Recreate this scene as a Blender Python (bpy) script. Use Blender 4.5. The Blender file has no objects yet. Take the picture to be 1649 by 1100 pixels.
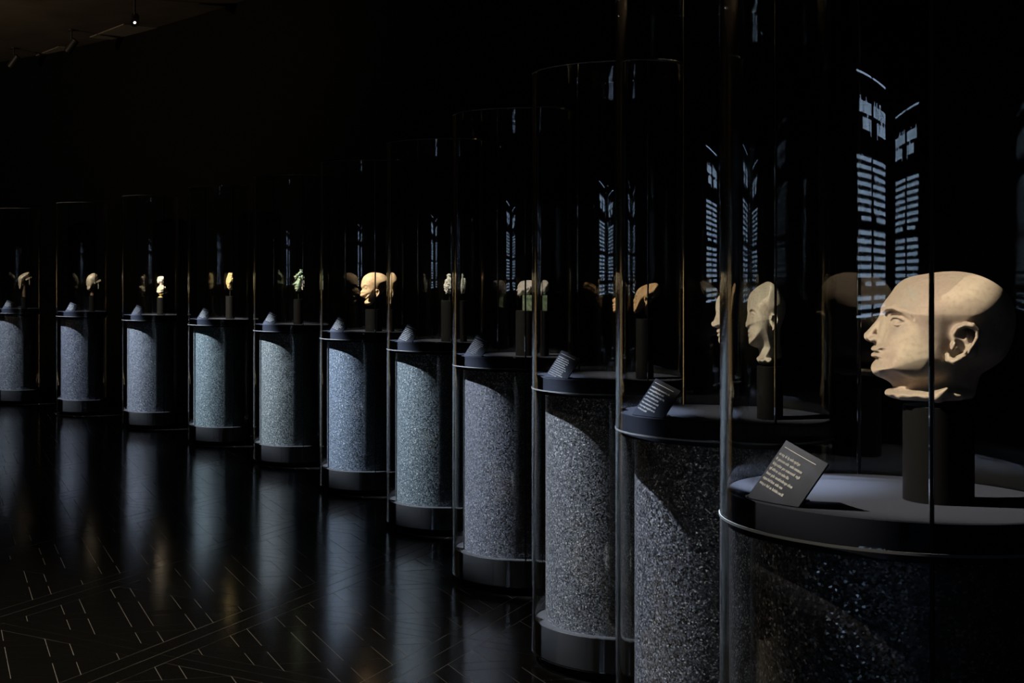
import bpy, bmesh, math, random
import numpy as np
from math import sin, cos, pi, sqrt, atan2, radians as R
from mathutils import Vector, Matrix, noise

S = bpy.context.scene
COL = S.collection
random.seed(7)
rng = np.random.default_rng(7)

# ------------------------------------------------------------------ camera, world, exposure
CAM_Z, F_PX, CX, HY = 1.605, 2147.0, 290.0, 444.0
cam = bpy.data.objects.new('camera', bpy.data.cameras.new('camera'))
COL.objects.link(cam)
cam.location = (0, 0, CAM_Z)
cam.rotation_euler = (pi / 2, 0, 0)
cam.data.sensor_width = 36
cam.data.lens = F_PX * 36 / 1649
cam.data.shift_x = (824.5 - CX) / 1649
cam.data.shift_y = (HY - 550) / 1649
cam.data.clip_start = 0.05
S.camera = cam
S.view_settings.view_transform = 'Standard'
S.view_settings.look = 'None'
S.view_settings.exposure = 0.0
S.view_settings.gamma = 1
S.view_settings.use_curve_mapping = False
W = bpy.data.worlds.new('dark_room'); S.world = W; W.use_nodes = True
W.node_tree.nodes['Background'].inputs[0].default_value = (0.5, 0.62, 1.0, 1)
W.node_tree.nodes['Background'].inputs[1].default_value = 0.0055
S.cycles.max_bounces = 40
S.cycles.transmission_bounces = 40
S.cycles.glossy_bounces = 6
S.cycles.diffuse_bounces = 2
S.cycles.transparent_max_bounces = 16
S.cycles.caustics_reflective = False
S.cycles.caustics_refractive = True
S.cycles.sample_clamp_indirect = 3.0

# ------------------------------------------------------------------ case positions (an arc of eleven)
ARC = (-14.93, 6.18)
CASES = {11: (1.343, 2.519), 10: (1.628, 4.020), 9: (1.764, 5.513), 8: (1.730, 6.970), 7: (1.618, 8.485), 6: (1.347, 9.983),
         5: (0.926, 11.428), 4: (0.373, 12.825), 3: (-0.319, 14.191), 2: (-1.145, 15.543), 1: (-2.067, 16.887)}

def inward(i):
    x, y = CASES[i]
    return atan2(ARC[1] - y, ARC[0] - x)

def spot(name, loc, aim, watts, cone, blend, colour, size=0.03):
    l = bpy.data.lights.new(name, 'SPOT')
    l.energy = watts; l.spot_size = cone; l.spot_blend = blend; l.color = colour; l.shadow_soft_size = size
    l.cycles.is_caustics_light = True
    o = bpy.data.objects.new(name, l); COL.objects.link(o)
    o.location = loc
    o.rotation_euler = (Vector(aim) - Vector(loc)).to_track_quat('-Z', 'Y').to_euler()
    return o

# per case: elevation of the drum wash, its power; head spot: azimuth offset, elevation, power
#        wash: dist, power   head: daz, el, power, tint
LIGHTS = {1: (2.2, 2300, 10, 48, 560), 2: (1.9, 3200, 10, 48, 1050), 3: (2.4, 4100, 10, 48, 4200), 4: (2.7, 4500, 10, 48, 5200),
          5: (2.6, 4700, 10, 48, 2000), 6: (2.9, 4900, 10, 46, 2100), 7: (2.8, 4100, 10, 48, 1700), 8: (2.9, 3300, 10, 48, 1700),
          9: (2.2, 2900, 15, 42, 1700), 10: (1.65, 2700, 18, 39, 1900), 11: (0.90, 6500, 2, 47, 2100)}
COOL, WARM = (0.80, 0.88, 1.0), (1.0, 0.87, 0.68)
spot('floor_light', (-0.9, 5.0, 4.5), (-0.7, 5.2, 0), 620, R(72), 1.0, (1.0, 0.86, 0.66), 0.05)
spot('end_wall_light', (-6.2, 13.6, 4.3), (-4.6, 18.2, 1.2), 4200, R(30), 0.6, (1.0, 0.80, 0.52), 0.05)
spot('added_ceiling_fill', (-5.5, 13.0, 3.4), (-3.0, 15.0, 4.66), 260, R(110), 1.0, (1.0, 0.75, 0.5), 0.05)  # added unseen spot, no fixture: lifts the dim ceiling at the left
for i, (x, y) in CASES.items():
    d, pw, daz, el, ph = LIGHTS[i]
    a = inward(i) - R({11: 40, 10: 14}.get(i, 4))
    aim = (0.20, 0.70) if i < 11 else (0.30, 0.35)
    spot('drum_wash_light', (x + d * cos(a), y + d * sin(a), 4.35), (x + aim[0] * cos(a), y + aim[0] * sin(a), aim[1]), pw, R(10.5 if i < 11 else 15), 0.55 if i < 11 else 0.9, COOL)
    a = inward(i) + R(daz)
    hz = 1.5
    dd = 2.85 / math.tan(R(el))
    spot('head_light', (x + dd * cos(a), y + dd * sin(a), hz + 2.85), (x, y, hz), ph, R(9 if i < 11 else 14), 0.6, WARM, 0.025)

# ------------------------------------------------------------------ materials
def new_mat(name):
    m = bpy.data.materials.new(name); m.use_nodes = True
    nt = m.node_tree
    return m, nt, nt.nodes['Principled BSDF']

def N(nt, t, **kw):
    n = nt.nodes.new(t)
    for k, v in kw.items():
        if k in n.inputs: n.inputs[k].default_value = v
        else: setattr(n, k, v)
    return n

def plain(name, col, rough=0.5, spec=0.5, metal=0.0, bump=0.0, scale=60, var=0.0):
    m, nt, b = new_mat(name)
    b.inputs['Base Color'].default_value = (*col, 1)
    b.inputs['Roughness'].default_value = rough
    b.inputs['Specular IOR Level'].default_value = spec
    b.inputs['Metallic'].default_value = metal
    if bump or var:
        tc = N(nt, 'ShaderNodeTexCoord')
        no = N(nt, 'ShaderNodeTexNoise', Scale=scale, Detail=5.0)
        nt.links.new(tc.outputs['Object'], no.inputs['Vector'])
        if bump:
            bp = N(nt, 'ShaderNodeBump', Strength=bump, Distance=0.002)
            nt.links.new(no.outputs['Fac'], bp.inputs['Height']); nt.links.new(bp.outputs[0], b.inputs['Normal'])
        if var:
            cr = N(nt, 'ShaderNodeValToRGB')
            cr.color_ramp.elements[0].position = 0.3; cr.color_ramp.elements[1].position = 0.7
            cr.color_ramp.elements[0].color = (*[c * (1 - var) for c in col], 1)
            cr.color_ramp.elements[1].color = (*[min(1, c * (1 + var * 0.6)) for c in col], 1)
            nt.links.new(no.outputs['Fac'], cr.inputs[0]); nt.links.new(cr.outputs[0], b.inputs['Base Color'])
    return m

def glass_mat():
    m, nt, b = new_mat('clear_glass'); nt.nodes.remove(b)
    g = N(nt, 'ShaderNodeBsdfGlass', IOR=1.5, Roughness=0.0)
    g.inputs['Color'].default_value = (0.985, 0.99, 0.985, 1)
    nt.links.new(g.outputs[0], nt.nodes['Material Output'].inputs[0])
    return m

def granule_mat(name, tint, flake):
    m, nt, b = new_mat(name)
    tc = N(nt, 'ShaderNodeTexCoord')
    vo = N(nt, 'ShaderNodeTexVoronoi', Scale=235.0)
    nt.links.new(tc.outputs['Object'], vo.inputs['Vector'])
    sep = N(nt, 'ShaderNodeSeparateColor'); nt.links.new(vo.outputs['Color'], sep.inputs[0])
    cr = N(nt, 'ShaderNodeValToRGB')
    e = cr.color_ramp.elements
    e[0].position = 0.0; e[0].color = (*[c * 0.10 for c in tint], 1)
    e[1].position = 1.0; e[1].color = (*[min(1, c * 2.3 * flake) for c in tint], 1)
    k = e.new(0.55); k.color = (*[c * 0.28 for c in tint], 1)
    k = e.new(0.80); k.color = (*[c * 0.50 for c in tint], 1)
    nt.links.new(sep.outputs[0], cr.inputs[0]); nt.links.new(cr.outputs[0], b.inputs['Base Color'])
    # every granule is a little facet with its own tilt
    sub = N(nt, 'ShaderNodeVectorMath', operation='SUBTRACT'); sub.inputs[1].default_value = (0.5, 0.5, 0.5)
    nt.links.new(vo.outputs['Color'], sub.inputs[0])
    sc = N(nt, 'ShaderNodeVectorMath', operation='SCALE'); sc.inputs['Scale'].default_value = 0.6
    nt.links.new(sub.outputs[0], sc.inputs[0])
    ge = N(nt, 'ShaderNodeNewGeometry')
    ad = N(nt, 'ShaderNodeVectorMath', operation='ADD')
    nt.links.new(ge.outputs['Normal'], ad.inputs[0]); nt.links.new(sc.outputs[0], ad.inputs[1])
    nm = N(nt, 'ShaderNodeVectorMath', operation='NORMALIZE'); nt.links.new(ad.outputs[0], nm.inputs[0])
    nt.links.new(nm.outputs[0], b.inputs['Normal'])
    mt = N(nt, 'ShaderNodeMath', operation='GREATER_THAN'); mt.inputs[1].default_value = 0.80
    nt.links.new(sep.outputs[0], mt.inputs[0])
    ms = N(nt, 'ShaderNodeMath', operation='MULTIPLY'); ms.inputs[1].default_value = 0.75
    nt.links.new(mt.outputs[0], ms.inputs[0]); nt.links.new(ms.outputs[0], b.inputs['Metallic'])
    b.inputs['Roughness'].default_value = 0.36
    b.inputs['Specular IOR Level'].default_value = 0.6
    return m

def marble_mat(name, light, dark, scale=9, rough=0.42, bump=0.35, pit=0.4):
    m, nt, b = new_mat(name)
    tc = N(nt, 'ShaderNodeTexCoord')
    n1 = N(nt, 'ShaderNodeTexNoise', Scale=scale, Detail=6.0, Roughness=0.6)
    n2 = N(nt, 'ShaderNodeTexNoise', Scale=scale * 14, Detail=4.0)
    for n in (n1, n2): nt.links.new(tc.outputs['Object'], n.inputs['Vector'])
    cr = N(nt, 'ShaderNodeValToRGB')
    cr.color_ramp.elements[0].position = 0.36; cr.color_ramp.elements[0].color = (*dark, 1)
    cr.color_ramp.elements[1].position = 0.62; cr.color_ramp.elements[1].color = (*light, 1)
    nt.links.new(n1.outputs['Fac'], cr.inputs[0])
    mx = N(nt, 'ShaderNodeMix', data_type='RGBA', blend_type='MULTIPLY'); mx.inputs['Factor'].default_value = pit
    c2 = N(nt, 'ShaderNodeValToRGB')
    c2.color_ramp.elements[0].position = 0.30; c2.color_ramp.elements[0].color = (0.45, 0.36, 0.28, 1)
    c2.color_ramp.elements[1].position = 0.50; c2.color_ramp.elements[1].color = (1, 1, 1, 1)
    nt.links.new(n2.outputs['Fac'], c2.inputs[0])
    nt.links.new(cr.outputs[0], mx.inputs[6]); nt.links.new(c2.outputs[0], mx.inputs[7])
    nt.links.new(mx.outputs[2], b.inputs['Base Color'])
    bp = N(nt, 'ShaderNodeBump', Strength=bump, Distance=0.0012)
    nt.links.new(n2.outputs['Fac'], bp.inputs['Height']); nt.links.new(bp.outputs[0], b.inputs['Normal'])
    b.inputs['Roughness'].default_value = rough
    b.inputs['Specular IOR Level'].default_value = 0.35
    return m

def emit_mat(name, col, strength):
    m, nt, b = new_mat(name); nt.nodes.remove(b)
    e = N(nt, 'ShaderNodeEmission'); e.inputs[0].default_value = (*col, 1); e.inputs[1].default_value = strength
    nt.links.new(e.outputs[0], nt.nodes['Material Output'].inputs[0])
    return m

def floor_mat(name):
    m, nt, b = new_mat(name)
    tc = N(nt, 'ShaderNodeTexCoord')
    mp = N(nt, 'ShaderNodeMapping'); mp.inputs['Scale'].default_value = (3, 14, 3); mp.inputs['Rotation'].default_value = (0, 0, 0.25)
    nt.links.new(tc.outputs['Object'], mp.inputs[0])
    no = N(nt, 'ShaderNodeTexNoise', Scale=2.0, Detail=6.0, Roughness=0.65)
    nt.links.new(mp.outputs[0], no.inputs['Vector'])
    cr = N(nt, 'ShaderNodeValToRGB')
    cr.color_ramp.elements[0].color = (0.003, 0.003, 0.003, 1); cr.color_ramp.elements[1].color = (0.010, 0.0095, 0.009, 1)
    nt.links.new(no.outputs['Fac'], cr.inputs[0]); nt.links.new(cr.outputs[0], b.inputs['Base Color'])
    bp = N(nt, 'ShaderNodeBump', Strength=0.22, Distance=0.003)
    nt.links.new(no.outputs['Fac'], bp.inputs['Height']); nt.links.new(bp.outputs[0], b.inputs['Normal'])
    b.inputs['Roughness'].default_value = 0.14
    b.inputs['Specular IOR Level'].default_value = 0.45
    return m

M = dict(
    glass=glass_mat(),
    lidedge=plain('ground_lid_edge', (0.40, 0.43, 0.48), 0.6),
    ring=plain('polished_glass_edge', (0.16, 0.17, 0.175), 0.25),
    plinth=plain('dark_grey_lacquer', (0.028, 0.032, 0.047), 0.75, 0.06, bump=0.05, scale=400, var=0.12),
    base=plain('black_lacquer', (0.055, 0.056, 0.062), 0.6, 0.3),
    toe=plain('black_recess', (0.008, 0.008, 0.009), 0.8, 0.2),
    seal=plain('black_seal', (0.012, 0.012, 0.012), 0.6),
    stand=plain('black_stand_metal', (0.006, 0.006, 0.0065), 0.45, 0.08),
    card=plain('slate_card', (0.024, 0.029, 0.048), 0.6, 0.2, var=0.25, scale=40),
    letter=plain('white_print', (0.92, 0.93, 0.96), 0.6),
    pin=plain('dark_pin', (0.03, 0.028, 0.026), 0.4, 0.5, 0.6),
    brownwall=plain('brown_wall', (0.20, 0.16, 0.10), 0.7, 0.2),
    wall=plain('black_wall', (0.004, 0.004, 0.005), 0.5, 0.12),
    ceiling=plain('dark_ceiling', (0.10, 0.085, 0.07), 0.8, 0.2, var=0.3, scale=1.5),
    plank=floor_mat('black_stained_oak'),
    joint=plain('grey_joint', (0.20, 0.19, 0.17), 0.7, 0.3),
    fixture=plain('black_fixture', (0.012, 0.012, 0.012), 0.5),
    lens=emit_mat('lamp_lens', (1.0, 0.96, 0.88), 9.0),
    text=emit_mat('lit_letters', (0.52, 0.72, 1.0), 4.0),
    board=plain('black_board', (0.004, 0.004, 0.005), 0.7, 0.2),
    panel=plain('ceiling_panel', (0.20, 0.18, 0.155), 0.7),
    marble=marble_mat('cream_marble', (0.74, 0.62, 0.48), (0.47, 0.36, 0.30), 9, 0.40, 0.2, 0.22),
    lime=marble_mat('pale_limestone', (0.78, 0.72, 0.60), (0.50, 0.42, 0.35), 16, 0.6, 0.6),
    brown=marble_mat('brown_wood', (0.62, 0.42, 0.24), (0.38, 0.23, 0.12), 14, 0.35, 0.2),
    tan=marble_mat('tan_stone', (0.78, 0.60, 0.40), (0.60, 0.42, 0.26), 9, 0.45, 0.25),
    white=marble_mat('white_stone', (0.80, 0.76, 0.74), (0.62, 0.56, 0.56), 30, 0.4, 0.2),
    greenblock=marble_mat('green_serpentine', (0.20, 0.25, 0.17), (0.06, 0.10, 0.07), 60, 0.4, 0.3),
    coral=plain('white_coral', (0.80, 0.80, 0.76), 0.6, var=0.5, scale=220),
    jade=marble_mat('green_jade', (0.36, 0.46, 0.36), (0.14, 0.24, 0.18), 40, 0.3, 0.3),
    shell=plain('white_shell', (0.8, 0.78, 0.70), 0.4),
    red=plain('red_mouth', (0.45, 0.13, 0.05), 0.5),
    gold=plain('beaten_gold', (0.95, 0.76, 0.40), 0.42, 0.5, 0.55, bump=0.6, scale=60),
    wood=marble_mat('grey_wood', (0.50, 0.46, 0.38), (0.22, 0.18, 0.14), 22, 0.4, 0.2),
    darkwood=plain('dark_wood', (0.12, 0.08, 0.055), 0.5, var=0.4, scale=50),
)
TINT = {1: (.40, .43, .52), 2: (.40, .43, .58), 3: (.46, .51, .64), 4: (.40, .52, .58), 5: (.46, .53, .55), 6: (.38, .47, .64),
        7: (.40, .49, .56), 8: (.44, .46, .57), 9: (.45, .46, .52), 10: (.46, .46, .54), 11: (.42, .42, .52)}

# ------------------------------------------------------------------ helpers
def mesh_obj(name, verts, faces, mat, parent=None, smooth=False, loc=None):
    me = bpy.data.meshes.new(name)
    me.from_pydata([tuple(v) for v in verts], [], [tuple(f) for f in faces])
    if smooth is True:
        me.polygons.foreach_set('use_smooth', [True] * len(me.polygons))
    elif smooth:
        me.polygons.foreach_set('use_smooth', list(smooth))
    me.update()
    if mat: me.materials.append(mat)
    o = bpy.data.objects.new(name, me); COL.objects.link(o)
    if parent: o.parent = parent
    if loc is not None: o.location = loc
    return o

def recv(o):
    o.cycles.is_caustics_receiver = True
    return o

def empty(name, loc=(0, 0, 0), rz=0):
    o = bpy.data.objects.new(name, None); COL.objects.link(o)
    o.location = loc; o.rotation_euler = (0, 0, rz); o.empty_display_size = 0.05
    return o

def tag(o, label=None, cat=None, group=None, kind=None):
    if label: o['label'] = label
    if cat: o['category'] = cat
    if group: o['group'] = group
    if kind: o['kind'] = kind
    return o

class MB:
    def __init__(s): s.v = []; s.f = []; s.s = []
    def add(s, vs, fs, smooth=False):
        b = len(s.v); s.v += [tuple(v) for v in vs]
        for f in fs: s.f.append(tuple(b + k for k in f)); s.s.append(smooth)
    def grid(s, rows, closed=False, smooth=True, flip=False):
        n = len(rows[0]); vs = [p for r in rows for p in r]; fs = []
        for a in range(len(rows) - 1):
            for k in range(n if closed else n - 1):
                k2 = (k + 1) % n
                q = (a * n + k, a * n + k2, (a + 1) * n + k2, (a + 1) * n + k)
                fs.append(q[::-1] if flip else q)
        s.add(vs, fs, smooth)
    def lathe(s, prof, n=96, caps=True):
        """prof: list of (r, z) from bottom axis outward and up; each segment its own strip (hard edges)"""
        for (r0, z0), (r1, z1) in zip(prof[:-1], prof[1:]):
            ring = lambda r, z: [(r * cos(2 * pi * k / n), r * sin(2 * pi * k / n), z) for k in range(n)]
            if r0 < 1e-6: s.add([(0, 0, z0)] + ring(r1, z1), [(0, 1 + (k + 1) % n, 1 + k) for k in range(n)])
            elif r1 < 1e-6: s.add([(0, 0, z1)] + ring(r0, z0), [(0, 1 + k, 1 + (k + 1) % n) for k in range(n)])
            else: s.grid([ring(r0, z0), ring(r1, z1)], True, abs(r0 - r1) < abs(z0 - z1) * 1.5)
    def box(s, c, d, rot=None):
        x, y, z = (k / 2 for k in d)
        vs = [Vector((sx * x, sy * y, sz * z)) for sx in (-1, 1) for sy in (-1, 1) for sz in (-1, 1)]
        if rot is not None: vs = [rot @ v for v in vs]
        s.add([Vector(c) + v for v in vs], [(0, 1, 3, 2), (4, 6, 7, 5), (0, 4, 5, 1), (2, 3, 7, 6), (0, 2, 6, 4), (1, 5, 7, 3)])
    def tube(s, pts, r, n=10):
        pts = [Vector(p) for p in pts]; rows = []
        for k, p in enumerate(pts):
            d = (pts[min(k + 1, len(pts) - 1)] - pts[max(k - 1, 0)]).normalized()
            u = d.orthogonal().normalized(); w = d.cross(u)
            rr = r[k] if isinstance(r, (list, tuple)) else r
            rows.append([p + (u * cos(2 * pi * j / n) + w * sin(2 * pi * j / n)) * rr for j in range(n)])
        s.grid(rows, True)
        s.add(rows[0], [tuple(range(n))[::-1]]); s.add(rows[-1], [tuple(range(n))])
    def build(s, name, mat, parent=None, loc=None):
        return mesh_obj(name, s.v, s.f, mat, parent, s.s, loc)

# ------------------------------------------------------------------ room
# floor: grey joint bed with dark boards laid in square panels of woven diagonal strips
bed = MB(); bed.box((-2, 11, -0.0509), (22, 32, 0.1))
floor = tag(bed.build('floor', M['joint']), kind='structure')
recv(floor)
TH = R(55.5); PITCH = 0.975; OFF_A, OFF_B = 2.300, 4.61     # lattice of the border bands, from the photograph
uA = Vector((cos(TH), sin(TH))); nA = Vector((-sin(TH), cos(TH)))   # A bands run along uA
# B bands run along direction TH-90deg: normal is uA
def clip(poly, half):
    for ax, sg in ((0, 1), (0, -1), (1, 1), (1, -1)):
        out = []
        for a, b in zip(poly, poly[1:] + poly[:1]):
            da, db = sg * a[ax] - half, sg * b[ax] - half
            if da <= 0: out.append(a)
            if (da < 0) != (db < 0) and abs(da - db) > 1e-9:
                t = da / (da - db); out.append((a[0] + t * (b[0] - a[0]), a[1] + t * (b[1] - a[1])))
        poly = out
        if len(poly) < 3: return []
    return poly
def inset(poly, g):
    cx = sum(p[0] for p in poly) / len(poly); cy = sum(p[1] for p in poly) / len(poly)
    out = []
    n = len(poly)
    ar = sum(poly[k][0] * poly[(k + 1) % n][1] - poly[(k + 1) % n][0] * poly[k][1] for k in range(n))
    if ar < 0: poly = poly[::-1]
    lines = []
    for k in range(n):
        a, b = Vector(poly[k]), Vector(poly[(k + 1) % n]); d = (b - a)
        if d.length < 1e-6: continue
        d.normalize(); nn = Vector((-d.y, d.x)); lines.append((a + nn * g, d))
    n = len(lines)
    for k in range(n):
        p, d = lines[k - 1]; q, e = lines[k]
        cr = d.x * e.y - d.y * e.x
        if abs(cr) < 1e-6: out.append(tuple(q)); continue
        t = ((q - p).x * e.y - (q - p).y * e.x) / cr
        out.append(tuple(p + d * t))
    return out
def panel_pieces():
    half = PITCH / 2; bw = 0.092; inner = half - bw
    pcs = [[(-half, inner), (half, inner), (half, half), (-half, half)], [(-half, -half), (half, -half), (half, -inner), (-half, -inner)],
           [(-half, -inner), (-inner, -inner), (-inner, inner), (-half, inner)], [(inner, -inner), (half, -inner), (half, inner), (inner, inner)]]
    P, w = 0.2811, 0.1
    c, s = cos(pi / 4), sin(pi / 4)
    def rect(x0, x1, y0, y1):
        q = clip([(x * c - y * s, x * s + y * c) for x, y in ((x0, y0), (x1, y0), (x1, y1), (x0, y1))], inner)
        if len(q) >= 3: pcs.append(q)
    for a in range(-4, 5):
        for b in range(-4, 5):
            x, y = a * P, b * P
            rect(x + w / 2, x + P - w / 2, y + w / 2, y + P - w / 2)        # square fillers
            if (a + b) % 2 == 0: rect(x - P + w / 2, x + P - w / 2, y - w / 2, y + w / 2)   # strip passing over
            else: rect(x - w / 2, x + w / 2, y - P + w / 2, y + P - w / 2)
    good = []
    for p in pcs:
        q = inset(p, 0.0013)
        n = len(q)
        ar = sum(q[k][0] * q[(k + 1) % n][1] - q[(k + 1) % n][0] * q[k][1] for k in range(n)) / 2
        if n >= 3 and ar > 3e-4: good.append(q)
    return good
PP = panel_pieces()
pieces = []
for ia in range(-16, 18):
    for ib in range(-6, 22):
        o = nA * (OFF_A + (ia + 0.5) * PITCH) + uA * (OFF_B + (ib + 0.5) * PITCH)
        if o.y < 4.3 or o.y > 19.5 or o.x > 3.6 or o.x < -4.8 or (o - Vector(ARC)).length > 18.2: continue
        for q in PP:
            w = [uA * p[0] + nA * p[1] + o for p in q]
            pieces.append((sum((k for k in w), Vector((0, 0))) / len(w), w))
def in_view(c):
    if c.y < 4.9: return False
    px = CX + F_PX * c.x / c.y; py = HY + F_PX * CAM_Z / c.y
    return -30 < px < 1000 and py < 1130
pieces.sort(key=lambda t: (not in_view(t[0]), t[0].length))
rest = MB()
for k, (c, w) in enumerate(pieces):
    n = len(w); lift = random.uniform(-0.00025, 0.00025)
    top = [(p.x, p.y, lift) for p in w]; bot = [(p.x, p.y, -0.0008) for p in w]
    fs = [tuple(range(n))] + [(j, j + n, (j + 1) % n + n, (j + 1) % n) for j in range(n)]
    if k < 290:
        o = recv(mesh_obj('floor_board', [(p[0] - c.x, p[1] - c.y, p[2]) for p in top + bot], fs, M['plank'], floor, loc=(c.x, c.y, 0)))
    else:
        rest.add(top + bot, fs)
o = recv(tag(rest.build('floor_boards', M['plank'], floor), kind='stuff'))

# curved back wall and ceiling
RW, ZC = 17.85, 4.66
n = 90
def curved_wall(name, a0, a1, mat):
    wl = MB()
    arc = lambda r, z: [(ARC[0] + r * cos(a0 + (a1 - a0) * k / n), ARC[1] + r * sin(a0 + (a1 - a0) * k / n), z) for k in range(n + 1)]
    wl.grid([arc(RW, 0), arc(RW, ZC)], smooth=True, flip=True)
    wl.grid([arc(RW + 0.2, 0), arc(RW + 0.2, ZC)], smooth=True)
    wl.grid([arc(RW, ZC), arc(RW + 0.2, ZC)], smooth=False, flip=True)
    wl.grid([arc(RW, 0), arc(RW + 0.2, 0)], smooth=False)
    tag(wl.build(name, mat), kind='structure')
curved_wall('wall_back', R(-32), R(49.5), M['wall'])
curved_wall('wall_end', R(49.5), R(66), M['brownwall'])
cl = MB(); cl.box((-2, 11, ZC + 0.05), (22, 32, 0.1))
ceiling = tag(cl.build('ceiling', M['ceiling']), kind='structure')
recv(ceiling)
lw = MB(); lw.box((-12.9, 11, ZC / 2), (0.2, 32, ZC)); tag(lw.build('wall_left', M['wall']), kind='structure')
fw = MB(); fw.box((-2, -4.9, ZC / 2), (22, 0.2, ZC)); tag(fw.build('wall_front', M['wall']), kind='structure')

# ------------------------------------------------------------------ display cases
ZT, ZP, ZSPLIT, ZB0, ZB1, RO, GT = 2.443, 1.190, 1.137, 0.042, 0.176, 0.300, 0.010
SEAM = {11: 86.3, 10: 97, 9: 98, 8: 87, 6: 91}
def glass_half(seam, z0, z1, gap=0.0035, n=96):
    mb = MB(); g = gap / RO
    a0, a1 = seam + g, seam + pi - g
    an = [a0 + (a1 - a0) * k / n for k in range(n + 1)]
    ri = RO - GT
    ring = lambda r, z: [(r * cos(t), r * sin(t), z) for t in an]
    mb.grid([ring(RO, z0), ring(RO, z1)], smooth=True)
    mb.grid([ring(ri, z0), ring(ri, z1)], smooth=True, flip=True)
    mb.grid([ring(RO, z1), ring(ri, z1)], smooth=False)
    mb.grid([ring(RO, z0), ring(ri, z0)], smooth=False, flip=True)
    for t, fl in ((a0, False), (a1, True)):
        q = [(RO * cos(t), RO * sin(t), z0), (RO * cos(t), RO * sin(t), z1), (ri * cos(t), ri * sin(t), z1), (ri * cos(t), ri * sin(t), z0)]
        mb.add(q, [(0, 1, 2, 3) if not fl else (3, 2, 1, 0)])
    return mb
CASE_LABELS = {
    1: 'glass cylinder display case at the far end of the row holding a crouched dark mask',
    2: 'glass cylinder display case holding the domed mask with a flared ear slab',
    3: 'glass cylinder display case holding the small white and gold bust',
    4: 'glass cylinder display case holding the crumpled gold mask',
    5: 'glass cylinder display case holding the green jade mask',
    6: 'glass cylinder display case holding the tan head with a heavy jaw line',
    7: 'glass cylinder display case holding the white lacy coral figurine',
    8: 'glass cylinder display case holding the small white head on a green block',
    9: 'glass cylinder display case holding the brown long-skulled head',
    10: 'glass cylinder display case holding the tall pale limestone head with long neck',
    11: 'nearest glass cylinder display case holding the large bald marble head'}
for i, (x, y) in CASES.items():
    case = tag(empty('display_case', (x, y, 0)), CASE_LABELS[i], 'display case', 'glass cylinder display cases in a curved row')
    seam = inward(i) + R(SEAM.get(i, 92))
    nseg = 96 if i > 6 else 64
    for (z0, z1) in ((ZSPLIT + 0.003, ZT), (ZB0, ZSPLIT - 0.003)):
        for hs in (0, pi):
            o = glass_half(seam + hs, z0, z1, n=nseg).build('glass_panel', M['glass'], case)
            o.cycles.is_caustics_caster = True
        for hs in (0, pi):
            t = seam + hs
            sb = MB(); sb.box(((RO - GT / 2) * cos(t), (RO - GT / 2) * sin(t), (z0 + z1) / 2), (GT * 0.9, 0.0045, z1 - z0 - 0.004), Matrix.Rotation(t, 3, 'Z'))
            sb.build('seam_seal', M['seal'], case)
    lid = MB(); lid.lathe([(0, ZT + 0.0005), (RO, ZT + 0.0005), (RO, ZT + 0.0125), (0, ZT + 0.0125)], 128)
    o = lid.build('glass_lid', M['glass'], case); o.cycles.is_caustics_caster = True
    le = MB(); le.lathe([(RO + 0.0002, ZT + 0.0010), (RO + 0.0008, ZT + 0.0010), (RO + 0.0008, ZT + 0.0045), (RO + 0.0002, ZT + 0.0045)], 128)
    recv(le.build('lid_edge', M['lidedge'], case))
    rg = MB(); rg.lathe([(RO - GT, ZSPLIT - 0.0025), (RO + 0.0015, ZSPLIT - 0.0025), (RO + 0.0015, ZSPLIT + 0.0025), (RO - GT, ZSPLIT + 0.0025), (RO - GT, ZSPLIT - 0.0025)], 128)
    recv(rg.build('rim_ring', M['ring'], case))
    pl = MB(); pl.lathe([(0, 1.120), (0.284, 1.120), (0.286, 1.122), (0.286, ZP - 0.002), (0.284, ZP), (0, ZP)], 128)
    recv(pl.build('plinth_top', M['plinth'], case))
    dr = MB(); dr.lathe([(0.244, ZB1 - 0.002), (0.244, 1.1215)], 128)
    recv(dr.build('drum', granule_mat('granulated_stone', TINT[i], 1.0), case))
    bs = MB(); bs.lathe([(0, ZB0), (0.284, ZB0), (0.286, ZB0 + 0.002), (0.286, ZB1 - 0.002), (0.284, ZB1), (0, ZB1)], 128)
    recv(bs.build('base_drum', M['base'], case))
    tk = MB(); tk.lathe([(0, 0.0), (0.262, 0.0), (0.262, ZB0), (0, ZB0)], 96)
    tk.build('toe_kick', M['toe'], case)

# ------------------------------------------------------------------ caption cards
def stroke_word(mb, u0, u1, vc, h, put):
    u = u0
    while u < u1 - 0.0006:
        wl_ = random.uniform(0.5, 0.9) * h * 0.42
        if u + wl_ > u1: wl_ = u1 - u
        tall = random.random()
        lo, hi = vc - h * 0.5, vc + h * 0.5
        if tall < 0.72: hi = vc + h * 0.22
        elif tall < 0.80: lo = vc - h * 0.8; hi = vc + h * 0.22
        kind = random.random()
        t = h * 0.25
        bars = [(u, u + t, lo, hi)]
        if kind < 0.8: bars.append((u + wl_ - t, u + wl_, vc - h * 0.5, vc + h * 0.22))
        if kind < 0.5: bars.append((u, u + wl_, vc + h * 0.08, vc + h * 0.22))
        if kind > 0.35: bars.append((u, u + wl_, vc - h * 0.5, vc - h * 0.36))
        for b in bars:
            q = [put(b[0], b[2]), put(b[1], b[2]), put(b[1], b[3]), put(b[0], b[3])]
            mb.add(q, [(0, 1, 2, 3)])
        u += wl_ + h * 0.14

def text_lines(lines, u0, v0, step, h, width, put, mat, parent):
    for k, L in enumerate(lines):
        mb = MB(); u = u0; end = u0 + L * width
        while u < end - h:
            wlen = min(random.uniform(1.6, 5.0) * h * 0.5, end - u)
            stroke_word(mb, u, u + wlen, v0 - k * step, h, put)
            u += wlen + h * 0.32
        recv(mb.build('text_line', mat, parent))

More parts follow.
